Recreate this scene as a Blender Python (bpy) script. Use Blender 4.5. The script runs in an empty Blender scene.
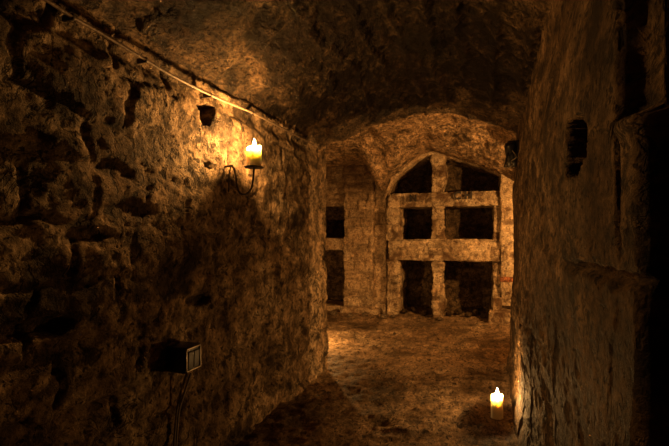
import bpy, bmesh, math, random
import numpy as np
from mathutils import Vector, Matrix

# ------------------------------------------------------------------ camera, world, exposure
scene = bpy.context.scene
col = scene.collection
YAW = math.radians(19.06)      # the passage runs along +Y, the camera looks 19 degrees left of it
CAM_H = 1.35
cam_d = bpy.data.cameras.new('camera')
cam_d.sensor_width = 36.0
cam_d.lens = 440.0 / 669.0 * 36.0
cam_d.clip_start = 0.02
cam_d.shift_y = (236 - 223) / 669.0
cam = bpy.data.objects.new('camera', cam_d)
col.objects.link(cam)
cam.location = (0, 0, CAM_H)
cam.rotation_euler = (math.pi / 2, 0, YAW)
scene.camera = cam

world = bpy.data.worlds.new('world')
scene.world = world
world.use_nodes = True
world.node_tree.nodes['Background'].inputs[0].default_value = (0.02, 0.012, 0.006, 1)
world.node_tree.nodes['Background'].inputs[1].default_value = 0.05

scene.view_settings.view_transform = 'Standard'
scene.view_settings.look = 'None'
scene.view_settings.gamma = 1.0
scene.view_settings.use_curve_mapping = False
scene.view_settings.exposure = 1.45

FLAME_RGB = (1.0, 0.495, 0.14)
POWER_SCONCE = 15.5
POWER_FLOOR = 11.0
POWER_STAND = 20.0
POWER_HIDDEN_SCONCE = 100.0

# ------------------------------------------------------------------ where a pixel's ray meets a surface of the passage
SN, CS = math.sin(YAW), math.cos(YAW)
def on_side(px, py, l):
    """(y, z) on the vertical plane x = l"""
    k = (px - 334.5) / 440.0
    t = l * (CS + SN * k) / (k * CS - SN)
    Z = t * CS - l * SN
    return t, CAM_H - (py - 236) / 440.0 * Z
def on_end(px, py, t):
    """(x, z) on the vertical plane y = t"""
    k = (px - 334.5) / 440.0
    l = (k * CS * t - SN * t) / (CS + SN * k)
    Z = t * CS - l * SN
    return l, CAM_H - (py - 236) / 440.0 * Z

# ------------------------------------------------------------------ numpy noise
def _hash(ix, iy, iz, seed):
    n = (ix.astype(np.int64) * 374761393 + iy.astype(np.int64) * 668265263 + iz.astype(np.int64) * 2147483647 + seed * 1274126177) & 0xffffffff
    n = ((n ^ (n >> 13)) * 1274126177) & 0xffffffff
    n = n ^ (n >> 16)
    return (n & 0xffffff) / float(0xffffff)
def vnoise(p, seed=0):
    f = np.floor(p); d = p - f
    u = d * d * d * (d * (d * 6 - 15) + 10)
    ix, iy, iz = f[:, 0], f[:, 1], f[:, 2]
    r = 0
    for a in (0, 1):
        for b in (0, 1):
            for c in (0, 1):
                w = (u[:, 0] if a else 1 - u[:, 0]) * (u[:, 1] if b else 1 - u[:, 1]) * (u[:, 2] if c else 1 - u[:, 2])
                r = r + w * _hash(ix + a, iy + b, iz + c, seed)
    return r * 2 - 1
def fbm(p, scale, octaves=4, seed=0, gain=0.5):
    r = 0; a = 1.0; s = scale; tot = 0
    for o in range(octaves):
        r = r + a * vnoise(p * s + 17.3 * o, seed + o)
        tot += a; a *= gain; s *= 2.03
    return r / tot
def sstep(a, b, x):
    t = np.clip((x - a) / (b - a), 0, 1)
    return t * t * (3 - 2 * t)
def masonry(u, v, seed, row_h, blk_w, warp=0.05):
    """0..1 groove and a random number for each stone"""
    q = np.stack([u, v, np.zeros_like(u) + seed * 3.1], 1)
    v2 = v + warp * fbm(q, 1.7, 3, seed) + 0.35 * warp * fbm(q, 7, 2, seed + 9)
    u2 = u + warp * fbm(q, 2.1, 3, seed + 5) + 0.35 * warp * fbm(q, 8, 2, seed + 7)
    r = v2 / row_h
    row = np.floor(r); zero = np.zeros_like(row)
    w = blk_w * (0.7 + 0.8 * _hash(row, zero, zero, seed))
    c = u2 / w + 10 * _hash(row, zero + 3, zero, seed)
    cc = np.floor(c)
    dv = np.minimum(r - row, 1 - (r - row)) * row_h
    du = np.minimum(c - cc, 1 - (c - cc)) * w
    d = np.minimum(dv, du)
    return d, _hash(row, cc, zero, seed + 1)

# ------------------------------------------------------------------ materials
def new_mat(name):
    m = bpy.data.materials.new(name); m.use_nodes = True
    nt = m.node_tree
    return m, nt, nt.nodes['Principled BSDF']
def ramp(nt, stops):
    r = nt.nodes.new('ShaderNodeValToRGB')
    e = r.color_ramp.elements
    while len(e) < len(stops): e.new(0.5)
    for k, (p, c) in enumerate(stops):
        e[k].position = p
        e[k].color = (c[0], c[1], c[2], 1) if isinstance(c, (tuple, list)) else (c, c, c, 1)
    return r
def noise(nt, vec, scale, detail=6, rough=0.6, dist=0.0):
    n = nt.nodes.new('ShaderNodeTexNoise')
    n.inputs['Scale'].default_value = scale
    n.inputs['Detail'].default_value = detail
    n.inputs['Roughness'].default_value = rough
    n.inputs['Distortion'].default_value = dist
    nt.links.new(vec, n.inputs['Vector'])
    return n
def mixc(nt, fac, a, b, mode='MIX'):
    m = nt.nodes.new('ShaderNodeMix'); m.data_type = 'RGBA'; m.blend_type = mode
    for sock, v in ((m.inputs[0], fac), (m.inputs[6], a), (m.inputs[7], b)):
        if hasattr(v, 'links'): nt.links.new(v, sock)
        elif isinstance(v, (int, float)): sock.default_value = v
        else: sock.default_value = (v[0], v[1], v[2], 1)
    return m.outputs[2]
def math_n(nt, op, a, b=0.0, clamp=False):
    m = nt.nodes.new('ShaderNodeMath'); m.operation = op; m.use_clamp = clamp
    for sock, v in ((m.inputs[0], a), (m.inputs[1], b)):
        if hasattr(v, 'links'): nt.links.new(v, sock)
        else: sock.default_value = v
    return m.outputs[0]

def stone_mat(name, dark, mid, light, bump=0.5, seed=0.0, scale=1.0, rough=0.85, pits=0.5, stain=0.6, stretch=None, dirt=(0.02, 0.014, 0.009), gloss=0.0, spec=0.12, mottle=1.0):
    """old rubble, plaster and earth: three tones, dark grime, pitting; 'tone' and 'stain' come from the mesh (each stone's own colour, soot)"""
    m, nt, bs = new_mat(name)
    tc = nt.nodes.new('ShaderNodeTexCoord')
    mp = nt.nodes.new('ShaderNodeMapping'); mp.inputs['Location'].default_value = (seed, seed * 2.3, seed * 0.7)
    if stretch: mp.inputs['Scale'].default_value = stretch
    nt.links.new(tc.outputs['Object'], mp.inputs['Vector'])
    v = mp.outputs[0]
    n1 = noise(nt, v, 1.6 * scale, 7, 0.65, 0.6)
    n2 = noise(nt, v, 9 * scale, 8, 0.7, 0.3)
    n3 = noise(nt, v, 42 * scale, 6, 0.7)
    r1 = ramp(nt, [(0.32, dark), (0.5, mid), (0.68, light)])
    nt.links.new(n1.outputs['Fac'], r1.inputs[0])
    r2 = ramp(nt, [(0.38, 1 - 0.75 * mottle), (0.5, 1 - 0.15 * mottle), (0.63, 1 + 0.5 * mottle)])
    nt.links.new(n2.outputs['Fac'], r2.inputs[0])
    c = mixc(nt, 1.0, r1.outputs[0], r2.outputs[0], 'MULTIPLY')
    # pitting and specks
    r3 = ramp(nt, [(0.38, 0.15), (0.47, 0.85), (0.60, 1.45)])
    nt.links.new(n3.outputs['Fac'], r3.inputs[0])
    c = mixc(nt, pits, c, mixc(nt, 1.0, c, r3.outputs[0], 'MULTIPLY'))
    # grime patches
    n4 = noise(nt, v, 3.3 * scale, 9, 0.72, 1.2)
    r4 = ramp(nt, [(0.50, 0.0), (0.62, 1.0)])
    nt.links.new(n4.outputs['Fac'], r4.inputs[0])
    c = mixc(nt, math_n(nt, 'MULTIPLY', r4.outputs[0], stain), c, dirt)
    # fine cracks and crevices, dark with old dirt
    n5 = noise(nt, v, 5.5 * scale, 5, 0.6, 0.8)
    r5 = ramp(nt, [(0.475, 0.0), (0.495, 1.0), (0.505, 1.0), (0.525, 0.0)])
    nt.links.new(n5.outputs['Fac'], r5.inputs[0])
    r6 = ramp(nt, [(0.45, 0.0), (0.6, 1.0)])
    nt.links.new(n1.outputs['Fac'], r6.inputs[0])
    n7 = noise(nt, v, 15 * scale, 2.5, 0.55, 0.5)
    r7 = ramp(nt, [(0.60, 0.0), (0.68, 1.0)])
    nt.links.new(n7.outputs['Fac'], r7.inputs[0])
    n8 = noise(nt, v, 34 * scale, 2, 0.5, 0.3)
    r8 = ramp(nt, [(0.62, 0.0), (0.68, 1.0)])
    nt.links.new(n8.outputs['Fac'], r8.inputs[0])
    pit = math_n(nt, 'MAXIMUM', r7.outputs[0], r8.outputs[0])
    crack = math_n(nt, 'MULTIPLY', math_n(nt, 'MULTIPLY', r5.outputs[0], r6.outputs[0]), 0.8)
    crack = math_n(nt, 'MAXIMUM', crack, math_n(nt, 'MULTIPLY', pit, 0.85))
    c = mixc(nt, crack, c, dirt)
    at = nt.nodes.new('ShaderNodeAttribute'); at.attribute_name = 'tone'
    tr = math_n(nt, 'ADD', math_n(nt, 'MULTIPLY', at.outputs['Fac'], 0.9), 0.6)
    cr = nt.nodes.new('ShaderNodeCombineXYZ')
    for k in range(3): nt.links.new(tr, cr.inputs[k])
    c = mixc(nt, 1.0, c, cr.outputs[0], 'MULTIPLY')
    a2 = nt.nodes.new('ShaderNodeAttribute'); a2.attribute_name = 'stain'
    c = mixc(nt, a2.outputs['Fac'], c, dirt)
    nt.links.new(c, bs.inputs['Base Color'])
    rr = ramp(nt, [(0.35, rough - gloss), (0.6, rough)])
    nt.links.new(n2.outputs['Fac'], rr.inputs[0])
    nt.links.new(rr.outputs[0], bs.inputs['Roughness'])
    bs.inputs['Specular IOR Level'].default_value = spec
    # bump
    vo = nt.nodes.new('ShaderNodeTexVoronoi'); vo.inputs['Scale'].default_value = 16 * scale
    nt.links.new(mixc(nt, 0.12, v, n2.outputs['Color'], 'ADD'), vo.inputs['Vector'])
    h = math_n(nt, 'ADD', math_n(nt, 'MULTIPLY', n2.outputs['Fac'], 1.1), math_n(nt, 'MULTIPLY', n3.outputs['Fac'], 0.6))
    h = math_n(nt, 'ADD', h, math_n(nt, 'MULTIPLY', vo.outputs['Distance'], 0.35))
    h = math_n(nt, 'SUBTRACT', h, math_n(nt, 'MULTIPLY', crack, 0.35))
    bp = nt.nodes.new('ShaderNodeBump'); bp.inputs['Strength'].default_value = bump; bp.inputs['Distance'].default_value = 0.05
    nt.links.new(h, bp.inputs['Height']); nt.links.new(bp.outputs[0], bs.inputs['Normal'])
    return m

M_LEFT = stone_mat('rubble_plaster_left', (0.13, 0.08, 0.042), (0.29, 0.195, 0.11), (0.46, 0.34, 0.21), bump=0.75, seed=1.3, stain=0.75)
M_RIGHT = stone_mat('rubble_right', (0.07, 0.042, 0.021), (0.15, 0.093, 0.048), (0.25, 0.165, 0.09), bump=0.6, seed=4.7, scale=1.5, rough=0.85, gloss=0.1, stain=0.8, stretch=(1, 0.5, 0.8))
M_CEIL = stone_mat('sooty_vault', (0.08, 0.048, 0.025), (0.16, 0.102, 0.055), (0.27, 0.185, 0.108), bump=0.9, mottle=0.75, seed=8.1, stretch=(1, 0.65, 1), scale=1.4, rough=0.85, gloss=0.2, spec=0.12, stain=0.85, pits=0.9, dirt=(0.012, 0.008, 0.005))
M_FLOOR = stone_mat('packed_earth', (0.18, 0.115, 0.062), (0.30, 0.20, 0.115), (0.42, 0.30, 0.18), bump=0.45, mottle=0.7, stretch=(1, 0.55, 1), seed=12.0, scale=1.3, rough=0.85, gloss=0.2, stain=0.3, pits=0.6)
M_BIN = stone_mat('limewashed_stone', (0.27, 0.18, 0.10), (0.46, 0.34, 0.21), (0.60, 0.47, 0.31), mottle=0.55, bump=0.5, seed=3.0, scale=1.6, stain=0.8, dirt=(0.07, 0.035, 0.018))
M_BINDARK = stone_mat('shaded_bin_back', (0.07, 0.043, 0.024), (0.14, 0.09, 0.05), (0.24, 0.16, 0.09), bump=0.8, seed=6.0, scale=1.5, stain=0.6)  # bin interiors: their shade is put into the dark stone colour
M_PILLAR = stone_mat('pillar_stone', (0.26, 0.17, 0.095), (0.42, 0.30, 0.18), (0.55, 0.42, 0.27), mottle=0.5, bump=0.5, seed=9.0, scale=1.7, stain=0.6, pits=0.8, dirt=(0.08, 0.042, 0.022))
M_BRICK = stone_mat('red_brick', (0.22, 0.075, 0.035), (0.30, 0.11, 0.05), (0.36, 0.15, 0.08), bump=0.4, seed=2.0, scale=3, stain=0.3)
M_PEBBLE = stone_mat('pebble_stone', (0.18, 0.13, 0.08), (0.30, 0.22, 0.14), (0.42, 0.32, 0.21), bump=0.4, seed=5.0, scale=5, stain=0.3)

def plain(name, rgb, rough=0.5, metal=0.0, nscale=40, var=0.25, bump=0.1):
    m, nt, bs = new_mat(name)
    tc = nt.nodes.new('ShaderNodeTexCoord')
    n = noise(nt, tc.outputs['Object'], nscale, 5, 0.6)
    lo = tuple(c * (1 - var) for c in rgb); hi = tuple(min(1, c * (1 + var)) for c in rgb)
    r = ramp(nt, [(0.35, lo), (0.65, hi)])
    nt.links.new(n.outputs['Fac'], r.inputs[0]); nt.links.new(r.outputs[0], bs.inputs['Base Color'])
    bs.inputs['Roughness'].default_value = rough; bs.inputs['Metallic'].default_value = metal
    b = nt.nodes.new('ShaderNodeBump'); b.inputs['Strength'].default_value = bump; b.inputs['Distance'].default_value = 0.01
    nt.links.new(n.outputs['Fac'], b.inputs['Height']); nt.links.new(b.outputs[0], bs.inputs['Normal'])
    return m
M_IRON = plain('wrought_iron', (0.045, 0.032, 0.024), 0.55, 0.6, bump=0.4)
M_PIPE = plain('dusty_conduit', (0.24, 0.17, 0.11), 0.5, 0.2, bump=0.3)
M_BLACK = plain('black_plastic', (0.012, 0.011, 0.010), 0.35, bump=0.15)
M_GREYPL = plain('grey_switch_plastic', (0.025, 0.021, 0.016), 0.5)
M_STEEL = plain('brushed_steel_rim', (0.26, 0.21, 0.15), 0.4, 0.6)
M_CABLE = plain('grey_cable_sheath', (0.20, 0.15, 0.10), 0.5)
M_WICK = plain('burnt_wick', (0.01, 0.008, 0.006), 0.9)
M_SOOTPAINT = plain('black_lettering_paint', (0.018, 0.012, 0.009), 0.8, nscale=90, var=0.5)
m, nt, bs = new_mat('candle_wax')
bs.inputs['Base Color'].default_value = (0.96, 0.91, 0.80, 1)
bs.inputs['Roughness'].default_value = 0.45
bs.inputs['Subsurface Weight'].default_value = 0.8
bs.inputs['Subsurface Radius'].default_value = (1.0, 0.92, 0.8)
bs.inputs['Subsurface Scale'].default_value = 0.03
tcw = nt.nodes.new('ShaderNodeTexCoord'); nw = noise(nt, tcw.outputs['Object'], 30, 4, 0.5)
bw = nt.nodes.new('ShaderNodeBump'); bw.inputs['Strength'].default_value = 0.15; bw.inputs['Distance'].default_value = 0.01
nt.links.new(nw.outputs['Fac'], bw.inputs['Height']); nt.links.new(bw.outputs[0], bs.inputs['Normal'])
M_WAX = m
m = bpy.data.materials.new('candle_flame'); m.use_nodes = True; nt = m.node_tree
nt.nodes.remove(nt.nodes['Principled BSDF'])
em = nt.nodes.new('ShaderNodeEmission'); em.inputs[0].default_value = (1.0, 0.72, 0.34, 1); em.inputs[1].default_value = 22
tp = nt.nodes.new('ShaderNodeBsdfTransparent'); ad = nt.nodes.new('ShaderNodeAddShader')
tcf = nt.nodes.new('ShaderNodeTexCoord'); grd = nt.nodes.new('ShaderNodeSeparateXYZ')
nt.links.new(tcf.outputs['Generated'], grd.inputs[0])
rf = ramp(nt, [(0.0, (0.6, 0.4, 0.2)), (0.25, (1, 0.82, 0.5)), (1.0, (1, 0.75, 0.4))])
nt.links.new(grd.outputs[2], rf.inputs[0]); nt.links.new(rf.outputs[0], em.inputs[0])
nt.links.new(em.outputs[0], ad.inputs[0]); nt.links.new(tp.outputs[0], ad.inputs[1])
nt.links.new(ad.outputs[0], nt.nodes['Material Output'].inputs[0])
M_FLAME = m

# ------------------------------------------------------------------ object helpers
def tag(o, label=None, cat=None, group=None, kind=None):
    if label: o['label'] = label
    if cat: o['category'] = cat
    if group: o['group'] = group
    if kind: o['kind'] = kind
    return o
def empty(name, loc, label, cat, group=None):
    o = bpy.data.objects.new(name, None); col.objects.link(o)
    o.location = loc; o.empty_display_size = 0.05
    return tag(o, label, cat, group)
def link(name, me, mat, parent=None, smooth=True):
    me.materials.append(mat)
    if smooth: me.polygons.foreach_set('use_smooth', [True] * len(me.polygons))
    o = bpy.data.objects.new(name, me); col.objects.link(o)
    if parent: o.parent = parent
    return o
def from_bm(name, bm, mat, parent=None, smooth=True):
    bmesh.ops.recalc_face_normals(bm, faces=bm.faces[:])
    me = bpy.data.meshes.new(name); bm.to_mesh(me); bm.free()
    return link(name, me, mat, parent, smooth)
def grid_mesh(name, P, mat, parent=None, attrs=None, flip=False):
    nu, nv = P.shape[:2]
    idx = np.arange(nu * nv).reshape(nu, nv)
    q = np.stack([idx[:-1, :-1], idx[1:, :-1], idx[1:, 1:], idx[:-1, 1:]], -1).reshape(-1, 4)
    if flip: q = q[:, ::-1]
    me = bpy.data.meshes.new(name)
    me.from_pydata(P.reshape(-1, 3).tolist(), [], q.tolist())
    for k, a in (attrs or {}).items():
        at = me.attributes.new(k, 'FLOAT', 'POINT'); at.data.foreach_set('value', np.asarray(a, dtype=np.float32).ravel())
    return link(name, me, mat, parent)
def tube(bm, pts, r, n=10, taper=None):
    pts = [Vector(p) for p in pts]; rings = []
    up = Vector((0, 0, 1)); prev = None
    for i, p in enumerate(pts):
        d = (pts[min(i + 1, len(pts) - 1)] - pts[max(i - 1, 0)]).normalized()
        if prev is None:
            a = d.cross(up)
            if a.length < 0.05: a = d.cross(Vector((1, 0, 0)))
            a.normalize()
        else:
            a = (prev - d * prev.dot(d)).normalized()
        prev = a; b = d.cross(a)
        rr = r if taper is None else r * taper(i / (len(pts) - 1))
        rings.append([bm.verts.new(p + rr * (math.cos(2 * math.pi * k / n) * a + math.sin(2 * math.pi * k / n) * b)) for k in range(n)])
    for r0, r1 in zip(rings, rings[1:]):
        for k in range(n): bm.faces.new((r0[k], r0[(k + 1) % n], r1[(k + 1) % n], r1[k]))
    bm.faces.new(rings[0]); bm.faces.new(rings[-1][::-1])
def lathe(bm, prof, n=28, wob=None, c=(0, 0, 0)):
    rings = []
    for r, z in prof:
        rings.append([bm.verts.new((c[0] + (r * (1 + (wob(2 * math.pi * k / n, z) if wob else 0))) * math.cos(2 * math.pi * k / n),
                                    c[1] + (r * (1 + (wob(2 * math.pi * k / n, z) if wob else 0))) * math.sin(2 * math.pi * k / n), c[2] + z)) for k in range(n)])
    for r0, r1 in zip(rings, rings[1:]):
        for k in range(n): bm.faces.new((r0[k], r0[(k + 1) % n], r1[(k + 1) % n], r1[k]))
    bm.faces.new(rings[0][::-1]); bm.faces.new(rings[-1])
def spline(pts, n=8):
    pts = [Vector(p) for p in pts]; out = []
    for i in range(len(pts) - 1):
        p0, p1, p2, p3 = pts[max(i - 1, 0)], pts[i], pts[i + 1], pts[min(i + 2, len(pts) - 1)]
        for k in range(n):
            t = k / n
            out.append(0.5 * ((2 * p1) + (p2 - p0) * t + (2 * p0 - 5 * p1 + 4 * p2 - p3) * t * t + (3 * p1 - p0 - 3 * p2 + p3) * t ** 3))
    out.append(pts[-1]); return out
def rbox(bm, c, s, r=0.003, rot=None):
    res = bmesh.ops.create_cube(bm, size=1.0)
    vs = res['verts']
    for v in vs: v.co = Vector((v.co.x * s[0], v.co.y * s[1], v.co.z * s[2]))
    es = list({e for v in vs for e in v.link_edges})
    if r > 0:
        out = bmesh.ops.bevel(bm, geom=es, offset=r, segments=2, profile=0.6, affect='EDGES')
        vs = list({v for f in out['faces'] for v in f.verts} | {v for v in vs if v.is_valid})
    for v in vs:
        if rot is not None: v.co = rot @ v.co
        v.co += Vector(c)

def rough_block(name, mat, parent, x, y, z, res=0.025, amp=0.008, mas=None, seed=1, edge=0.014, zbot=None, ztop=None, stain=None, lumps=0.0):
    """a closed block with worn edges and a stony surface; zbot/ztop(x) bend its lower/upper face; mas=(row, width, depth) cuts courses of stones"""
    size = [x[1] - x[0], y[1] - y[0], z[1] - z[0]]
    n = [max(2, int(math.ceil(s / res))) for s in size]
    verts = {}; faces = []; pts = []
    def vid(i, j, k):
        key = (i, j, k)
        if key not in verts:
            verts[key] = len(pts); pts.append((i / n[0], j / n[1], k / n[2]))
        return verts[key]
    for ax in range(3):
        a, b = [q for q in range(3) if q != ax]
        for side in (0, n[ax]):
            for i in range(n[a]):
                for j in range(n[b]):
                    def key(ii, jj):
                        t = [0, 0, 0]; t[ax] = side; t[a] = ii; t[b] = jj
                        return vid(*t)
                    f = [key(i, j), key(i + 1, j), key(i + 1, j + 1), key(i, j + 1)]
                    if (side == 0) != (ax == 1): f = f[::-1]
                    faces.append(f)
    U = np.array(pts)
    D = U - 0.5
    S = np.array(size)
    dist = (0.5 - np.abs(D)) * S                      # distance to each pair of faces
    P = np.array([x[0], y[0], z[0]]) + U * S
    if zbot is not None or ztop is not None:
        b = zbot(P[:, 0]) if zbot is not None else z[0] + 0 * P[:, 0]
        t = ztop(P[:, 0]) if ztop is not None else z[1] + 0 * P[:, 0]
        P[:, 2] = b + U[:, 2] * (t - b)
    N = np.sign(D) * np.maximum(0, 1 - dist / edge)
    ln = np.linalg.norm(N, axis=1, keepdims=True); Nn = N / np.maximum(ln, 1e-6)
    P = P - Nn * np.maximum(0, ln - 1) * edge * 0.9
    disp = amp * (1.5 * fbm(P, 6, 3, seed) + 1.0 * fbm(P, 22, 3, seed + 4)) + lumps * fbm(P, 3, 2, seed + 8)
    tone = 0.5 + 0 * disp
    if mas:
        fy = np.abs(D[:, 0]) < 0.4999
        u = np.where(np.abs(np.abs(D[:, 0]) - 0.5) < 1e-6, P[:, 1], P[:, 0])
        d, cid = masonry(u, P[:, 2], seed, mas[0], mas[1], 0.03)
        disp = disp - mas[2] * (1 - sstep(0, 0.022, d)) + (cid - 0.5) * mas[2] * 0.8
        tone = 0.15 + 0.7 * cid - 0.25 * (1 - sstep(0, 0.015, d))
    P = P + Nn * disp[:, None]
    me = bpy.data.meshes.new(name); me.from_pydata(P.tolist(), [], faces)
    bm = bmesh.new(); bm.from_mesh(me); bmesh.ops.recalc_face_normals(bm, faces=bm.faces[:]); bm.to_mesh(me); bm.free()
    at = me.attributes.new('tone', 'FLOAT', 'POINT'); at.data.foreach_set('value', tone.astype(np.float32))
    st = stain(P) if stain else (0.75 * sstep(0.12, 0.32, fbm(P, 5, 3, 207, 0.6)) if mat is M_BIN else 0 * tone)
    at = me.attributes.new('stain', 'FLOAT', 'POINT'); at.data.foreach_set('value', np.clip(st, 0, 1).astype(np.float32))
    return link(name, me, mat, parent)

# ------------------------------------------------------------------ the setting
def path_sheet(name, mat, path, normals, zs, disp_fn, profile=None):
    """wall face: path = plan points with outward (room side) normals, one column of heights for each"""
    path = np.array(path); normals = np.array(normals)
    nu, nv = len(path), len(zs)
    P = np.zeros((nu, nv, 3)); P[:, :, :2] = path[:, None, :]; P[:, :, 2] = zs[None, :]
    s = np.concatenate([[0], np.cumsum(np.linalg.norm(np.diff(path, axis=0), axis=1))])
    Sg = np.repeat(s[:, None], nv, 1)
    flat = P.reshape(-1, 3)
    d, tone, stain = disp_fn(flat, Sg.ravel())
    N = np.repeat(normals[:, None, :], nv, 1).reshape(-1, 2)
    flat[:, :2] += N * d[:, None]
    o = grid_mesh(name, flat.reshape(nu, nv, 3), mat, None, {'tone': tone, 'stain': stain})
    tag(o, kind='structure')
    return o
def make_path(pts, radius, step):
    """rounded polyline; the room is on the left of the walking direction when normals use (-dy, dx)"""
    out = []; nor = []
    pts = [Vector((p[0], p[1])) for p in pts]
    segs = []
    cur = pts[0]
    for i in range(1, len(pts)):
        a, b = pts[i - 1], pts[i]
        if i < len(pts) - 1:
            c = pts[i + 1]
            d0 = (b - a).normalized(); d1 = (c - b).normalized()
            e0 = b - d0 * radius; e1 = b + d1 * radius
            segs.append((cur, e0))
            arc = []
            for k in range(1, 8):
                t = k / 8
                arc.append((1 - t) ** 2 * e0 + 2 * t * (1 - t) * b + t * t * e1)
            segs.append(arc); cur = e1
        else: segs.append((cur, b))
    P = []
    for sgm in segs:
        if isinstance(sgm, tuple):
            L = (sgm[1] - sgm[0]).length; n = max(1, int(L / step))
            for k in range(n + 1): P.append(sgm[0] + (sgm[1] - sgm[0]) * (k / n))
        else: P += sgm
    Q = [P[0]]
    for p in P[1:]:
        if (p - Q[-1]).length > 1e-4: Q.append(p)
    for i in range(len(Q)):
        d = (Q[min(i + 1, len(Q) - 1)] - Q[max(i - 1, 0)]).normalized()
        out.append((Q[i].x, Q[i].y)); nor.append((-d.y, d.x))
    return out, nor

LW, RW = -1.5, 0.25          # the passage's side walls
END = 4.7                    # where the passage opens into the far chamber (right side)
END_L = 4.2                  # the left wall ends sooner
BACK = 7.17                  # front face of the wine bins

left_dents = []              # (y, z, ry, rz, depth, stain)
for px, py, rpx, rpz, dep, st in [(278, 365, 12, 34, 0.05, 0.5), (208, 300, 12, 7, 0.045, 0.8), (120, 170, 20, 12, 0.02, 0.3), (68, 145, 22, 12, -0.03, 0),
                                   (236, 155, 5, 16, 0.03, 0.2), (215, 163, 6, 5, -0.025, 0),
                                  (140, 210, 25, 10, 0.02, 0.2), (95, 235, 22, 9, 0.025, 0.3), (300, 330, 8, 16, 0.03, 0.2), (240, 255, 16, 10, 0.03, 0.2), (40, 330, 40, 12, 0.06, 0.3)]:
    t, z = on_side(px, py, LW); t1, _ = on_side(px + rpx, py, LW); Z = t * CS - LW * SN
    left_dents.append((t, z, abs(t1 - t), rpz / 440.0 * Z, dep, st))
HOLE = [on_side(203, 98, LW), on_side(221, 107, LW), on_side(214, 125, LW), on_side(206, 121, LW)]
def in_poly(y, z, poly, soft):
    d = np.full(y.shape, 1e9)
    n = len(poly)
    area = sum(poly[i][0] * poly[(i + 1) % n][1] - poly[(i + 1) % n][0] * poly[i][1] for i in range(n))
    sg = 1 if area > 0 else -1
    for i in range(n):
        (x0, y0), (x1, y1) = poly[i], poly[(i + 1) % n]
        L = math.hypot(x1 - x0, y1 - y0)
        dd = sg * ((x1 - x0) * (z - y0) - (y1 - y0) * (y - x0)) / L
        d = np.minimum(d, dd)
    return sstep(-soft, soft, d)
def left_disp(P, s):
    y, z = P[:, 1], P[:, 2]
    d, cid = masonry(s, z, 11, 0.23, 0.42, 0.13)
    plaster = sstep(-0.15, 0.3, fbm(P, 0.9, 3, 21))
    exposed = 1 - 0.6 * plaster
    low = fbm(P, 1.3, 3, 31); mid = fbm(P, 4.5, 3, 33); fine = fbm(P, 15, 4, 35, 0.6)
    ridg = 1 - np.abs(fbm(P, 7, 3, 39)) * 2.2
    hi = 1 - 0.45 * sstep(1.2, 1.7, z)
    grit = fbm(P, 40, 3, 37, 0.6)
    o = (0.030 * low + 0.021 * mid + 0.016 * fine - 0.008 * ridg * exposed) * hi + 0.006 * grit - 0.03
    o = o - 0.026 * hi * exposed * (1 - sstep(0.0, 0.03, d)) + exposed * (cid - 0.5) * 0.026 * hi
    stain = 0.45 * exposed * (1 - sstep(0, 0.02, d)) * sstep(-0.2, 0.3, fbm(P, 3, 2, 44))
    stain = np.maximum(stain, 0.75 * sstep(0.22, 0.42, fbm(P, 2.6, 4, 46, 0.6)))
    corridor = (P[:, 0] > LW - 0.05) & (y < END_L - 0.02)
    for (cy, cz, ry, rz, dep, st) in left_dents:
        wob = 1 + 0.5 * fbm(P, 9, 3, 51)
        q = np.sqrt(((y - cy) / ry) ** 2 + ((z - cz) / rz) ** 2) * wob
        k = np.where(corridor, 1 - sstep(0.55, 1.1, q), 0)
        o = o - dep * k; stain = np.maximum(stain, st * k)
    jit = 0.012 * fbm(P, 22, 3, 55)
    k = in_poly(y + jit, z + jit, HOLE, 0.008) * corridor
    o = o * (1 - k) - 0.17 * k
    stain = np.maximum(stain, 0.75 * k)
    # the crevice under the vault that the pipe runs in, and an inward lean of the foot
    o = o - 0.035 * np.exp(-((z - 2.17) / 0.05) ** 2) * corridor
    o = o + 0.02 * (1 - sstep(0.0, 0.9, z))
    o = np.where(corridor, o, 0.7 * o)
    return o, 0.1 + 0.75 * cid * exposed + 0.5 * plaster * 0.8, stain
# walking with the room on the right hand side gives normals we flip below
pth, nor = make_path([(LW, -2.2), (LW, END_L), (-3.7, END_L + 0.1)], 0.05, 0.013)
nor = [(-a, -b) for a, b in nor]
path_sheet('wall_left', M_LEFT, pth, nor, np.linspace(-0.12, 2.75, 220), left_disp)

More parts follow.
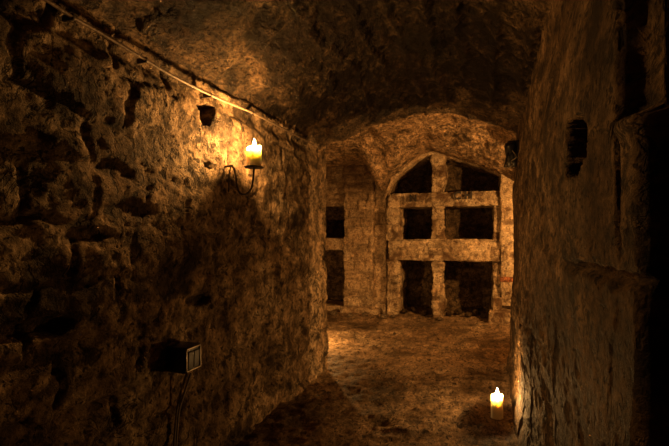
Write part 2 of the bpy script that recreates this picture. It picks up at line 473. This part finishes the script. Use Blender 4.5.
R0 = 0.88                    # near end of the right-hand wall
slot = [on_side(567, 122, RW), on_side(584, 119, RW), on_side(584, 150, RW), on_side(577, 172, RW), on_side(566, 177, RW)]
tg, zg = on_side(617, 120, RW); tg2, zg2 = on_side(617, 240, RW)
cr0 = on_side(550, 261, RW); cr1 = on_side(668, 290, RW)
lg0 = on_side(612, 121, RW); lg1 = on_side(668, 104, RW)
def right_disp(P, s):
    x, y, z = P[:, 0], P[:, 1], P[:, 2]
    d, cid = masonry(s, z, 23, 0.26, 0.38, 0.14)
    d = d + 0.05 * (1 - sstep(1.6, 2.6, P[:, 1]))
    low = fbm(P, 1.6, 3, 61); mid = fbm(P * np.array([1, 0.6, 1]), 6, 3, 63); fine = fbm(P * np.array([1, 0.55, 1]), 26, 4, 65, 0.65)
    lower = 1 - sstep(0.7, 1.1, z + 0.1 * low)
    rg = 0.6 + 0.7 * lower
    near = 1 - 0.55 * (1 - sstep(1.2, 2.4, y))
    o = (0.022 * low + 0.011 * mid * rg + 0.010 * fine * rg) * near
    o = o - 0.010 * (1 - sstep(0, 0.03, d)) * (0.35 + 0.65 * lower) + (cid - 0.5) * 0.012 * near
    face = (y > R0 - 0.05) & (y < END + 0.05) & (x < RW + 0.15)
    o = o + 0.02 * lower - 0.03 * sstep(1.7, 2.3, z)
    jit = 0.02 * fbm(P, 16, 3, 67)
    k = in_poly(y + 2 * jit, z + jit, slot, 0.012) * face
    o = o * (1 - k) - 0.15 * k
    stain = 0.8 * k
    stain = np.maximum(stain, 0.7 * sstep(0.1, 0.35, fbm(P, 3.2, 4, 69, 0.6)))
    # upright joint, the ledge above it and the long crack below
    g = np.exp(-((y - tg + 0.3 * jit) / 0.010) ** 2) * sstep(zg2 - 0.03, zg2 + 0.03, z) * (1 - sstep(zg - 0.01, zg + 0.02, z)) * face
    o = o - 0.05 * g
    lz = lg0[1] + (y - lg0[0]) * (lg1[1] - lg0[1]) / (lg1[0] - lg0[0])
    led = (y < tg + 0.03) * face
    o = o - 0.05 * sstep(0.0, 0.02, z - lz + 0.4 * jit) * led * (1 - sstep(tg - 0.02, tg + 0.03, y))
    o = o + 0.012 * np.exp(-((z - lz + 0.02) / 0.02) ** 2) * led
    cz = cr0[1] + (y - cr0[0]) * (cr1[1] - cr0[1]) / (cr1[0] - cr0[0])
    o = o - 0.035 * np.exp(-((z - cz + 0.8 * jit) / 0.012) ** 2) * face * (1 - sstep(1.45, 1.75, y))
    # base slumps outward next to the floor candle
    o = o + 0.04 * (1 - sstep(0.0, 0.35, z))
    return o, 0.1 + 0.6 * cid + 0.2 * sstep(-.2, .4, low) - 0.25 * lower, stain  # lower wall toned darker, imitating the shadow that lies there
pth, nor = make_path([(1.6, R0 - 0.1), (RW, R0)], 0.06, 0.02)
A, NA = make_path([(1.6, R0 - 0.12), (RW, R0), (RW, END + 0.07), (1.75, END + 0.2)], 0.05, 0.011)
NA = [(a, b) for a, b in NA]
# this path turns round the wall's near end, so its normals must face away from the wall's core
c0 = Vector((RW + 0.6, 2.7))
# walking +x -> -x, then +y, then +x: the masonry is on the right hand side, the open air on the left
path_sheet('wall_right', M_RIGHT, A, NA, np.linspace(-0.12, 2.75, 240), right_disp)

def vault(x, y=0):
    """height of the passage's vault across its width"""
    c = -0.52
    l = np.clip((c - x) / (c - LW), 0, 1.3); r = np.clip((x - c) / (RW - c), 0, 1.6)
    return np.where(x < c, 2.68 - 0.44 * l ** 2.0, 2.68 - 0.29 * r ** 2.0)
ARCH = [(380, 205), (387, 196), (391, 184), (397, 176), (405, 169), (416, 161), (431, 154), (445, 158), (464, 162), (483, 168), (498, 175), (520, 186)]
def ex_(px): return on_end(px, 236, BACK)[0]
def ceil_h(x, y):
    zc = vault(np.clip(x, LW - 0.1, RW + 0.5)) - 0.09 * sstep(2.6, 4.3, y) * np.clip(1 - ((x + 0.6) / 0.9) ** 2, 0, 1)
    zr = 2.80 - 0.24 * np.clip((x + 0.45) / 0.75, 0, 1.4) ** 2 - 0.15 * np.clip((-0.8 - x) / 1.2, 0, 1)
    aw_ = np.array([on_end(a, b, BACK) for a, b in ARCH])
    az = np.interp(x, aw_[:, 0], aw_[:, 1]) + 0.03
    inb = sstep(ex_(366), ex_(390), x)
    tgt = az * inb + 2.56 * (1 - inb)
    zr = zr + (np.minimum(tgt, zr) - zr) * sstep(5.9, 7.1, y)
    lip = np.clip(END_L + 0.05 + (x - LW) * (END - END_L) / (RW - LW), END_L, END + 0.1)
    k = sstep(0.0, 0.05, y - lip)
    # near camera the vault of the side opening is a little higher
    return zc * (1 - k) + zr * k
xs = np.arange(-4.0, 2.1, 0.018); ys = np.arange(-2.4, 8.4, 0.018)
X, Y = np.meshgrid(xs, ys, indexing='ij')
P = np.stack([X, Y, np.zeros_like(X)], -1).reshape(-1, 3)
zc = ceil_h(P[:, 0], P[:, 1]); P[:, 2] = zc
Pr = P * np.array([1, 0.6, 1])
d, cid = masonry(P[:, 1], P[:, 0], 41, 0.19, 0.36, 0.10)
low = fbm(P, 1.2, 3, 71); mid = fbm(P, 5, 3, 73); fine = fbm(P, 20, 4, 75, 0.68)
sootmask = np.exp(-(((P[:, 0] + 0.62) / 0.95) ** 2 + ((P[:, 1] - 2.95) / 1.45) ** 2) * 0.9) + 0.4 * fbm(P, 3, 4, 77)
soot = sstep(0.35, 0.55, sootmask)
soot2 = sstep(0.0, 0.35, fbm(P, 4, 4, 79, 0.65)) * 0.7
rough_k = 0.6 + 0.9 * soot
crust = fbm(P, 34, 3, 78, 0.6)
dz = 0.035 * low + 0.028 * mid * rough_k + 0.022 * fine * rough_k - 0.025 * (1 - sstep(0, 0.03, d)) * (0.3 + soot) + (cid - 0.5) * 0.02 + 0.014 * soot * crust + 0.07 * np.exp(-((P[:, 0] - LW) / 0.10) ** 2)
for (px, py, rx, ry, dep) in [(-1.38, 2.35, 0.10, 0.16, 0.07), (-1.0, 1.35, 0.06, 0.3, 0.03)]:
    q = np.sqrt(((P[:, 0] - px) / rx) ** 2 + ((P[:, 1] - py) / ry) ** 2) + 0.5 * mid
    dz = dz + dep * (1 - sstep(0.5, 1.1, q))
P[:, 2] += dz
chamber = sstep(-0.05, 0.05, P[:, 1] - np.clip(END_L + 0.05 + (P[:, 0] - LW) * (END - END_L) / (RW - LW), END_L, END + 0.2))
tone = 0.1 + 0.35 * cid + 0.3 * sstep(-.2, .5, low) + 1.6 * chamber  # chamber ceiling toned brighter, standing in for light falling on it
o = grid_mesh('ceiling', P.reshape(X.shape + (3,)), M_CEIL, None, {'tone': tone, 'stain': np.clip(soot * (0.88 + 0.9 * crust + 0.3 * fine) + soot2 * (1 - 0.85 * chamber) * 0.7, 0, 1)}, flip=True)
tag(o, kind='structure')

def floor_h(P):
    x, y = P[:, 0], P[:, 1]
    h = 0.030 * fbm(P, 1.4, 3, 81) + 0.020 * fbm(P, 5.5, 3, 83) + 0.010 * fbm(P, 18, 3, 85, 0.6)
    h = h + 0.018 * np.maximum(0, fbm(P * np.array([1, 1.7, 1]), 9, 2, 87))
    h = h + 0.06 * (1 - sstep(0.0, 0.35, x - LW)) * (y < END) * sstep(END + 0.1, END - 0.3, y) if False else h
    h = h + 0.07 * sstep(RW - 0.12, RW + 0.02, x) * (y < END + 0.2)
    h = h + 0.05 * sstep(6.6, 7.1, y)
    q = np.sqrt((x - candle_xy[0]) ** 2 + (y - candle_xy[1]) ** 2)
    return h * (0.25 + 0.75 * sstep(0.08, 0.25, q))
# floor candle's foot: pixel (497, 418)
kx = (497 - 334.5) / 440.0; Zf = CAM_H * 440.0 / (418 - 236)
candle_xy = (CS * kx * Zf - SN * Zf, SN * kx * Zf + CS * Zf)
xs = np.arange(-4.0, 2.1, 0.02); ys = np.arange(-2.4, 8.4, 0.02)
X, Y = np.meshgrid(xs, ys, indexing='ij')
P = np.stack([X, Y, np.zeros_like(X)], -1).reshape(-1, 3)
P[:, 2] = floor_h(P)
o = grid_mesh('floor', P.reshape(X.shape + (3,)), M_FLOOR, None, {'tone': 0.35 + 0.35 * fbm(P, 3, 3, 91), 'stain': 0.5 * sstep(0.0, 0.4, fbm(P, 2.2, 4, 93))})
tag(o, kind='structure')

def plain_disp(seed):
    def f(P, s):
        d, cid = masonry(s, P[:, 2], seed, 0.24, 0.4, 0.1)
        o = 0.04 * fbm(P, 1.5, 3, seed) + 0.025 * fbm(P, 6, 3, seed + 2) - 0.025 * (1 - sstep(0, 0.03, d)) + (cid - 0.5) * 0.03
        return o, 0.2 + 0.6 * cid, 0 * o
    return f
def simple_wall(name, a, b, flip, seed, mat=M_LEFT):
    p, nn = make_path([a, b], 0.05, 0.045)
    if flip: nn = [(-q, -w) for q, w in nn]
    path_sheet(name, mat, p, nn, np.linspace(-0.12, 2.85, 66), plain_disp(seed))
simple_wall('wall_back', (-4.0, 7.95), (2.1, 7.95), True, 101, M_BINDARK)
simple_wall('wall_front', (-1.8, -2.1), (2.0, -2.1), False, 103)
simple_wall('wall_chamber_left', (-3.6, 4.4), (-3.6, 8.2), True, 105)
simple_wall('wall_chamber_right', (1.65, 4.4), (1.65, 8.2), False, 107)
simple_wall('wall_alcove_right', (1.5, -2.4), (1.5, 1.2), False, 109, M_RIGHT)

# ------------------------------------------------------------------ wine bins in the far chamber
def ex(px, y=BACK): return on_end(px, 236, y)[0]
x_l0, x_l1 = ex(387), ex(399)
x_p0, x_p1 = ex(432), ex(444)
x_r0, x_r1 = ex(493), ex(501)
z_top1, z_top0 = 2.05, 1.815
z_mid1, z_mid0 = 1.30, 0.955
DEPTH = 0.74
bins = empty('wine_bins', ((x_l0 + x_r1) / 2, BACK, 0), 'large stone wine bins facing the passage, two columns of openings under an arch', 'wine bins')
bx, by = bins.location.x, bins.location.y
class Sh:
    pass
def blk(name, mat, x, y, z, parent=None, par=None, **k):
    par = par or bins
    ox, oy, oz = par.location
    o = rough_block(name, mat, None, x, y, z, **k)
    o.data.transform(Matrix.Translation((-ox, -oy, -oz)))
    o.parent = par
    return o
F = BACK
blk('top_beam', M_BIN, (x_l0 + 0.02, x_r1 + 0.1), (F - 0.02, F + DEPTH), (z_top0, z_top1), seed=3, res=0.02, amp=0.008, mas=(0.5, 0.5, 0.015))
blk('middle_beam', M_BIN, (x_l0 + 0.02, x_r1 + 0.1), (F - 0.03, F + DEPTH), (z_mid0, z_mid1), seed=5, res=0.02, amp=0.008, mas=(0.115, 0.30, 0.016))
blk('side_post', M_BIN, (x_l0 - 0.02, x_l1), (F + 0.02, F + DEPTH), (-0.05, z_mid0 + 0.03), seed=7, res=0.025, mas=(0.14, 0.3, 0.015), lumps=0.06)
blk('side_post', M_BIN, (x_l0 - 0.02, x_l1), (F + 0.02, F + DEPTH), (z_mid1 - 0.03, z_top0 + 0.03), seed=8, res=0.025, mas=(0.14, 0.3, 0.015), lumps=0.05)
blk('centre_post', M_BIN, (x_p0, x_p1), (F - 0.01, F + 0.2), (-0.05, z_mid0 + 0.03), seed=9, res=0.022, mas=(0.085, 0.25, 0.016), lumps=0.05)
blk('centre_post', M_BIN, (x_p0 - 0.01, x_p1 + 0.01), (F, F + 0.2), (z_mid1 - 0.03, z_top0 + 0.03), seed=10, res=0.022, mas=(0.085, 0.25, 0.016), lumps=0.04)
blk('centre_post', M_BIN, (ex(431), ex(445)), (F + 0.0, F + 0.2), (z_top1 - 0.03, 2.72), seed=11, res=0.022, mas=(0.12, 0.25, 0.014), lumps=0.06)
blk('right_pier', M_BIN, (x_r0, ex(519)), (F + 0.0, F + DEPTH), (-0.05, z_mid0 + 0.03), seed=12, res=0.022, mas=(0.2, 0.3, 0.012), lumps=0.03)
blk('right_pier', M_BIN, (x_r0, ex(519)), (F + 0.0, F + DEPTH), (z_mid1 - 0.03, z_top0 + 0.03), seed=13, res=0.022, mas=(0.2, 0.3, 0.012), lumps=0.03)
blk('right_pier', M_BIN, (ex(500.5), ex(521)), (F - 0.08, F + DEPTH), (0.28, 2.36), seed=14, res=0.022, mas=(0.24, 0.4, 0.014), lumps=0.03)
blk('pier_foot', M_BIN, (x_r0 - 0.06, ex(519)), (F - 0.22, F + 0.3), (-0.05, 0.24), seed=15, res=0.022, lumps=0.03)
blk('pier_foot', M_BIN, (x_r0 - 0.01, ex(501)), (F - 0.13, F + 0.3), (0.22, 0.42), seed=16, res=0.022, lumps=0.03)
# arched front above the top row of openings
arcpts = ARCH
aw = np.array([on_end(a, b, F) for a, b in arcpts])
def arch_z(x): return np.interp(x, aw[:, 0], aw[:, 1])
blk('arched_front', M_PILLAR, (x_l0 - 0.05, ex(521)), (F + 0.0, F + 0.22), (2.0, 2.85), seed=17, res=0.025, mas=(0.16, 0.3, 0.012), zbot=lambda x: arch_z(x), ztop=lambda x: 2.85 + 0 * x, edge=0.03)
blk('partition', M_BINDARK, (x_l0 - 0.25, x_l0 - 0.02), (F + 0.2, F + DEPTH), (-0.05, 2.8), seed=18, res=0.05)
blk('dividing_wall', M_BINDARK, (x_p0 + 0.02, x_p1 - 0.03), (F + 0.17, F + DEPTH), (-0.05, 2.72), seed=31, res=0.04, stain=lambda P: 0.85 + 0 * P[:, 0])  # near-black colour imitates shade on its sides
# red brick set into the pier
b = blk('brick', M_BRICK, (ex(500), ex(514)), (F - 0.095, F + 0.05), (0.66, 0.735), seed=19, res=0.02, amp=0.005)
# carved and blackened letters on the top beam
def letter(ch, px, py, h, par):
    cu = bpy.data.curves.new('painted_letter', 'FONT'); cu.body = ch; cu.size = h; cu.extrude = 0.012; cu.align_x = 'CENTER'; cu.align_y = 'CENTER'; cu.offset = 0.004
    t = bpy.data.objects.new('tmp', cu); col.objects.link(t)
    dg = bpy.context.evaluated_depsgraph_get(); me = bpy.data.meshes.new_from_object(t.evaluated_get(dg))
    bpy.data.objects.remove(t)
    x, z = on_end(px, py, F - 0.045)
    me.transform(Matrix.Translation((x - par.location.x, F - 0.046 - par.location.y, z)) @ Matrix.Rotation(math.pi / 2, 4, 'X'))
    o = link('painted_letter', me, M_SOOTPAINT, par, smooth=False)
    tag(o, 'black letter ' + ch)
letter('N', 413, 198.5, 0.16, bins)
letter('C', 457.5, 196, 0.17, bins)
letter('H', 468.5, 195.5, 0.17, bins)

# rubble lying in the lower bins
def stone_mesh(name, r, seed):
    bm = bmesh.new(); bmesh.ops.create_icosphere(bm, subdivisions=3, radius=1)
    me = bpy.data.meshes.new(name); bm.to_mesh(me); bm.free()
    co = np.zeros(len(me.vertices) * 3); me.vertices.foreach_get('co', co); co = co.reshape(-1, 3)
    c2 = co + seed * 7.7
    k = 1 + 0.35 * fbm(c2, 1.1, 2, seed) + 0.1 * fbm(c2, 4, 3, seed + 1)
    k = np.minimum(k, 1.05)
    co = co * k[:, None] * np.array(r)
    co[:, 2] -= co[:, 2].min()
    me.vertices.foreach_set('co', co.ravel()); me.update()
    return me
def gz(x, y):
    return float(floor_h(np.array([[x, y, 0.0]]))[0])
def stone(px, py, ty, r, seed, label, group=None, mat=M_PEBBLE, name='loose_stone'):
    """stone on the floor under pixel column px at distance ty"""
    x = on_end(px, 236, ty)[0]
    o = link(name, stone_mesh(name, r, seed), mat)
    o.location = (x, ty, gz(x, ty) - r[2] * 0.15); o.rotation_euler = (0, 0, seed * 1.3)
    tag(o, label, 'stone', group)
LOW_R = ['leftmost', 'second from the left', 'middle one', 'fourth from the left', 'rightmost']
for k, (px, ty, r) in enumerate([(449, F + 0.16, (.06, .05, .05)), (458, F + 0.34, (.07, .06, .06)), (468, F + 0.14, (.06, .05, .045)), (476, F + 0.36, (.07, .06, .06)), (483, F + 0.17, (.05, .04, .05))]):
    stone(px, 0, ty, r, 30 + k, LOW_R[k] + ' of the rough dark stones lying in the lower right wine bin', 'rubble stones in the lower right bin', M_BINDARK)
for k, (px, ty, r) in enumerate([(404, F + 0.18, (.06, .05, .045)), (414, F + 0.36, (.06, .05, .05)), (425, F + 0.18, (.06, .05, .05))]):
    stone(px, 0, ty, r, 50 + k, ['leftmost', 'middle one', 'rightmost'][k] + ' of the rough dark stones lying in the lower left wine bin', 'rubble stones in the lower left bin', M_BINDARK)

# ------------------------------------------------------------------ broad pillar and the bins left of it
px0, px1 = ex(343, 7.2), ex(373.5, 7.2)
pil = empty('stone_pillar', ((px0 + px1) / 2, 7.2, 0), 'broad stone and brick pillar left of the large arched wine bins', 'pillar')
def dark_top(P): return 0.7 * sstep(1.9, 2.2, P[:, 2] + 0.1 * fbm(P, 5, 2, 5))  # shaft gets darker towards its top
blk('shaft', M_PILLAR, (px0, px1), (7.2, 7.85), (-0.05, 2.78), par=pil, seed=21, res=0.022, mas=(0.15, 0.24, 0.022), stain=dark_top, edge=0.03, lumps=0.03)
blk('side_pilaster', M_PILLAR, (px1 - 0.03, ex(385, 7.2)), (7.30, 7.85), (-0.05, 2.78), par=pil, seed=22, res=0.022, mas=(0.22, 0.3, 0.008), edge=0.03, lumps=0.03)
blk('plinth', M_PILLAR, (px0 - 0.02, ex(378, 7.15)), (7.12, 7.85), (-0.05, 0.13), par=pil, seed=23, res=0.022, edge=0.03, lumps=0.04)
lb = empty('wine_bins', (-2.9, 7.3, 0), 'narrow stone wine bins seen between the corridor corner and the broad pillar', 'wine bins')
xl = -3.7
blk('middle_beam', M_PILLAR, (xl, px0 + 0.03), (7.26, 7.85), (on_end(335, 250, 7.26)[1], on_end(335, 238, 7.26)[1]), par=lb, seed=24, res=0.025)
blk('brick_head', M_PILLAR, (xl, px0 + 0.03), (7.28, 7.5), (on_end(335, 206, 7.28)[1], 2.8), par=lb, seed=25, res=0.025, mas=(0.1, 0.24, 0.018), stain=lambda P: 0.45 + 0 * P[:, 0])
blk('sill', M_PILLAR, (xl, px0 + 0.03), (7.22, 7.85), (-0.05, on_end(335, 306, 7.22)[1]), par=lb, seed=26, res=0.025, lumps=0.03)
blk('side_post', M_PILLAR, (xl, -3.25), (7.28, 7.85), (0, 2.0), par=lb, seed=27, res=0.04)
# right of the bins, the chamber's end wall behind the corridor corner
tag(rough_block('wall_back_right', M_LEFT, None, (ex(521) - 0.02, 1.75), (F - 0.02, 7.9), (-0.1, 2.8), res=0.05, mas=(0.2, 0.35, 0.02), seed=28), kind='structure')

# ------------------------------------------------------------------ candles
def flame_light(loc, power, radius=0.012):
    l = bpy.data.lights.new('flame_light', 'POINT'); l.energy = power; l.color = FLAME_RGB; l.shadow_soft_size = radius
    o = bpy.data.objects.new('flame_light', l); o.location = loc
    return o
def make_candle(loc, r, h, power, label, seed=0, group=None, fl=0.05, zl=0.033):
    t = empty('candle', loc, label, 'candle', group)
    bm = bmesh.new()
    rw = lambda a, z: 0.02 * math.sin(a * 3 + seed + z * 20) + 0.012 * math.sin(a * 7 + z * 35 + seed)
    zr = lambda: 0
    prof = [(r * 1.03, 0), (r * 1.05, 0.004), (r, 0.012)] + [(r, 0.012 + (h - 0.02) * k / 8) for k in range(1, 9)] + \
           [(r * 0.96, h - 0.002), (r * 0.88, h), (r * 0.80, h - 0.004), (r * 0.70, h - 0.014), (r * 0.45, h - 0.02), (r * 0.1, h - 0.021)]
    lathe(bm, prof, 32, rw)
    for v in bm.verts:                          # melted, uneven rim
        if v.co.z > h - 0.03:
            a = math.atan2(v.co.y, v.co.x); v.co.z += (0.006 * math.sin(a + seed) + 0.003 * math.sin(3 * a + seed)) * min(1, (v.co.z - h + 0.03) / 0.02)
    from_bm('wax', bm, M_WAX, t)
    bm = bmesh.new(); tube(bm, [(0, 0, h - 0.024), (0.0008, 0, h - 0.012), (0.002, 0.0005, h - 0.002), (0.004, 0.001, h + 0.003)], 0.0013, 6)
    from_bm('wick', bm, M_WICK, t)
    bm = bmesh.new()
    fp = [(0.001, 0), (0.006, 0.005), (0.0105, 0.014), (0.0115, 0.022), (0.0095, 0.034), (0.006, 0.046), (0.0028, 0.056), (0.0005, fl + 0.014)]
    lathe(bm, fp, 16, None, (0.002, 0, h - 0.012))
    from_bm('flame', bm, M_FLAME, t)
    L = flame_light((0.002, 0, h + zl), power, 0.014); col.objects.link(L); L.parent = t
    return t

# wall candle on its bracket: pixel (253, 167) is the foot of the wax
kx = (254 - 334.5) / 440.0
SX = -1.36
sy, sz = on_side(254, 168, SX)
sc = empty('candle_bracket', (SX, sy, sz), 'thin black iron candle bracket with a round pan, fixed to the left wall', 'candle holder')
bm = bmesh.new()
lathe(bm, [(0.002, -0.004), (0.03, -0.0035), (0.056, 0.0), (0.063, 0.006), (0.061, 0.0075), (0.053, 0.003), (0.002, 0.0005)], 32)
from_bm('pan', bm, M_IRON, sc)
# U-shaped arm hanging below the pan, running back along the wall to its fixing
wy, wz = on_side(232, 167, -1.45)
bm = bmesh.new()
u = lambda a, b: (on_side(a, b, SX)[0] - sy, on_side(a, b, SX)[1] - sz)
up = [(254, 169), (253, 180), (251, 189), (246, 194), (240, 193), (237, 186), (236, 177), (234, 169), (232, 166)]
pp = []
for k, (a, b_) in enumerate(up):
    xx = SX - 0.12 * max(0, (k - 2)) / 6.0
    yy, zz = on_side(a, b_, xx)
    pp.append((xx - SX, yy - sy, zz - sz))
pp[0] = (0, 0, -0.003)
tube(bm, spline(pp, 7), 0.0062, 10)
from_bm('arm', bm, M_IRON, sc)
bm = bmesh.new()
e = Vector(pp[-1])
tube(bm, spline([e + Vector((0.006, 0, 0.002)), e + Vector((-0.012, 0.0, 0.001)), e + Vector((-0.05, 0.004, -0.002))], 4), 0.007, 8)
from_bm('wall_spike', bm, M_IRON, sc)
bm = bmesh.new()
tube(bm, spline([e + Vector((-0.005, -0.002, 0.0)), e + Vector((-0.012, -0.012, -0.05)), e + Vector((-0.012, -0.014, -0.11)), e + Vector((-0.014, -0.016, -0.16))], 5), 0.0045, 8)
from_bm('back_strap', bm, M_IRON, sc)
make_candle((SX, sy, sz + 0.0045), 0.046, 0.126, POWER_SCONCE, 'lit cream pillar candle standing in the iron bracket on the left wall', 1)
gzc = gz(*candle_xy)
make_candle((candle_xy[0], candle_xy[1], gzc - 0.003), 0.043, 0.172, POWER_FLOOR, 'lit cream pillar candle standing on the earth floor by the right wall', 2, zl=0.011)
# two more candles light the chamber from behind the corners
hx, hy = -2.12, 5.12
make_candle((hx, hy, gz(hx, hy) - 0.003), 0.035, 0.2, POWER_STAND, 'lit pillar candle on the chamber floor just behind the left corner', 3)
hb = empty('candle_bracket', (1.38, 5.4, 1.65), 'iron candle bracket on the right side wall of the far chamber', 'candle holder')
bm = bmesh.new(); lathe(bm, [(0.002, -0.004), (0.03, -0.0035), (0.056, 0.0), (0.063, 0.006), (0.061, 0.0075), (0.053, 0.003), (0.002, 0.0005)], 32)
from_bm('pan', bm, M_IRON, hb)
bm = bmesh.new(); tube(bm, spline([(0, 0, -0.003), (0.01, 0, -0.08), (0.07, 0, -0.11), (0.14, 0, -0.06), (0.20, 0, -0.01), (0.33, 0, 0)], 6), 0.006, 8)
from_bm('arm', bm, M_IRON, hb)
make_candle((1.38, 5.4, 1.6535), 0.035, 0.12, POWER_HIDDEN_SCONCE, 'lit pillar candle on the chamber side wall hidden behind the right corner', 4)

# ------------------------------------------------------------------ pipe along the top of the left wall
PX = -1.49
pts = []
for a, b_ in [(2, -26), (45, 0), (72, 17), (100, 32), (145, 60), (172, 76), (210, 95), (232, 104), (252, 113), (275, 124), (300, 137), (318, 147)]:
    yy, zz = on_side(a, b_, PX); pts.append((PX + 0.006 * math.sin(a), yy, zz))
pts = [(PX, pts[0][1] - 0.7, pts[0][2] + 0.01)] + pts
o = empty('pipe', pts[3], 'thin pale conduit running along the left wall just under the vault', 'pipe')
lo = lambda p: tuple(p[k] - o.location[k] for k in range(3))
bm = bmesh.new(); tube(bm, spline([lo(p) for p in pts], 8), 0.0075, 8); from_bm('tube', bm, M_PIPE, o)
for k in (3, 5, 7, 9, 11):
    bm = bmesh.new(); p = Vector(lo(pts[k])); q = Vector(lo(pts[k + 1])); d = (q - p).normalized()
    rr = Matrix.Rotation(math.atan2(d.z, d.y), 3, 'X')
    rbox(bm, p + Vector((-0.02, 0, 0)), (0.055, 0.012, 0.024), 0.003, rr)
    from_bm('clip', bm, M_IRON, o)

# ------------------------------------------------------------------ switch box low on the left wall
BX = -1.42
by_, bz_ = on_side(193, 358, BX)
sb = empty('switch_box', (BX, by_, bz_), 'dark double switch box with a pale metal rim low on the left wall', 'switch box')
bm = bmesh.new(); rbox(bm, (-0.06, 0, 0), (0.12, 0.125, 0.13), 0.006); from_bm('housing', bm, M_BLACK, sb)
bm = bmesh.new()
for cy, cz, sy_, sz_ in [(0, 0.056, 0.118, 0.006), (0, -0.056, 0.118, 0.006), (0.056, 0, 0.006, 0.118), (-0.056, 0, 0.006, 0.118)]:
    rbox(bm, (0.003, cy, cz), (0.008, sy_, sz_), 0.001)
from_bm('rim', bm, M_STEEL, sb); tag(sb.children[-1], 'pale metal rim')
for sgn in (-1, 1):
    bm = bmesh.new(); rbox(bm, (0.002, sgn * 0.023, -0.004), (0.010, 0.042, 0.085), 0.002, Matrix.Rotation(0.05, 3, 'Y'))
    from_bm('rocker', bm, M_GREYPL, sb)
for k, (dx, dy) in enumerate([(0, 0.0), (0.014, 0.016)]):
    pts = []
    for a, b_ in [(187, 373), (184, 382), (180, 394), (177, 410), (175, 430), (174, 447), (173, 470), (172, 520)]:
        xx = BX - 0.065 + dx - 0.02 * min(1, max(0, (b_ - 373) / 40))
        yy, zz = on_side(a + (k * 4 if b_ < 400 else k * 2.2), b_, xx); pts.append((xx, yy, max(zz, 0.02)))
    yy = pts[-1][1]; pts.append((BX - 0.085 + dx, yy - 0.02 + 0.03 * k, 0.01))
    c = link('cable', bpy.data.meshes.new('cable'), M_CABLE)
    bm = bmesh.new(); tube(bm, spline(pts, 6), 0.0055, 8)
    bmesh.ops.recalc_face_normals(bm, faces=bm.faces[:]); bm.to_mesh(c.data); bm.free()
    tag(c, ('left-hand' if k == 0 else 'right-hand') + ' of the two thin cables hanging down from the switch box', 'cable', None)

# ------------------------------------------------------------------ dark lamp housing on the far end of the right wall
ly, lz = 4.5, 0
lx = on_end(512, 152, 4.4)[0]; lz = on_end(513, 154, 4.4)[1]
lm = empty('spotlight', (lx, 4.4, lz), 'small unlit black spotlight with a loose cable high on the end of the right wall', 'lamp')
rr = Matrix.Rotation(-0.25, 3, 'Y') @ Matrix.Rotation(0.5, 3, 'X')
bm = bmesh.new(); lathe(bm, [(0.02, 0.115), (0.04, 0.11), (0.052, 0.09), (0.055, 0.03), (0.062, -0.05), (0.072, -0.10), (0.066, -0.105), (0.055, -0.09), (0.01, -0.085)], 24)
bm.transform(rr.to_4x4()); from_bm('lamp_body', bm, M_BLACK, lm)
bm = bmesh.new(); rbox(bm, (0.05, 0.0, 0.03), (0.07, 0.09, 0.15), 0.008); rbox(bm, (0.03, -0.02, 0.11), (0.13, 0.03, 0.02), 0.004)
from_bm('bracket', bm, M_BLACK, lm)
bm = bmesh.new(); rbox(bm, (-0.045, -0.05, -0.03), (0.015, 0.02, 0.20), 0.004, Matrix.Rotation(0.25, 3, 'Y')); from_bm('yoke', bm, M_BLACK, lm)
bm = bmesh.new(); tube(bm, spline([(0.0, -0.07, 0.02), (0.03, -0.12, -0.05), (-0.01, -0.10, -0.08), (0.0, -0.12, -0.12), (-0.04, -0.1, -0.14), (-0.06, -0.06, -0.12)], 7), 0.005, 7)
from_bm('cable', bm, M_CABLE, lm)

# ------------------------------------------------------------------ loose stones on the floor
for k, (px, ty, r) in enumerate([(334, 6.95, (.07, .05, .04)), (350, 6.9, (.05, .04, .03)), (365, 6.98, (.06, .05, .03)), (384, 6.95, (.07, .05, .045)), (393, 7.02, (.05, .045, .03)), (440, 7.0, (.05, .05, .03))]):
    stone(px, 0, ty, r, 70 + k, ['small stone on the floor beside the corridor corner', 'small stone at the foot of the broad pillar, nearer its left edge', 'small stone at the foot of the broad pillar, nearer its right edge', 'small stone in the corner between pillar and arched bins', 'small stone at the foot of the arched bins\' left post', 'small stone at the foot of the arched bins\' centre post'][k], 'loose stones along the foot of the bins')
for k, (px, py) in enumerate([(466, 414), (440, 372), (405, 385), (373, 346)]):
    kk = (px - 334.5) / 440.0; Zp = CAM_H * 440.0 / (py - 236)
    x, y = CS * kk * Zp - SN * Zp, SN * kk * Zp + CS * Zp
    o = link('pebble', stone_mesh('pebble', (.022, .018, .012), 90 + k), M_PEBBLE)
    o.location = (x, y, gz(x, y) - 0.003)
    tag(o, ['small pebble on the earth floor just left of the candle', 'small pebble in the middle of the chamber floor', 'small pebble on the floor in front of the chamber', 'small pebble on the floor near the broad pillar'][k], 'stone')
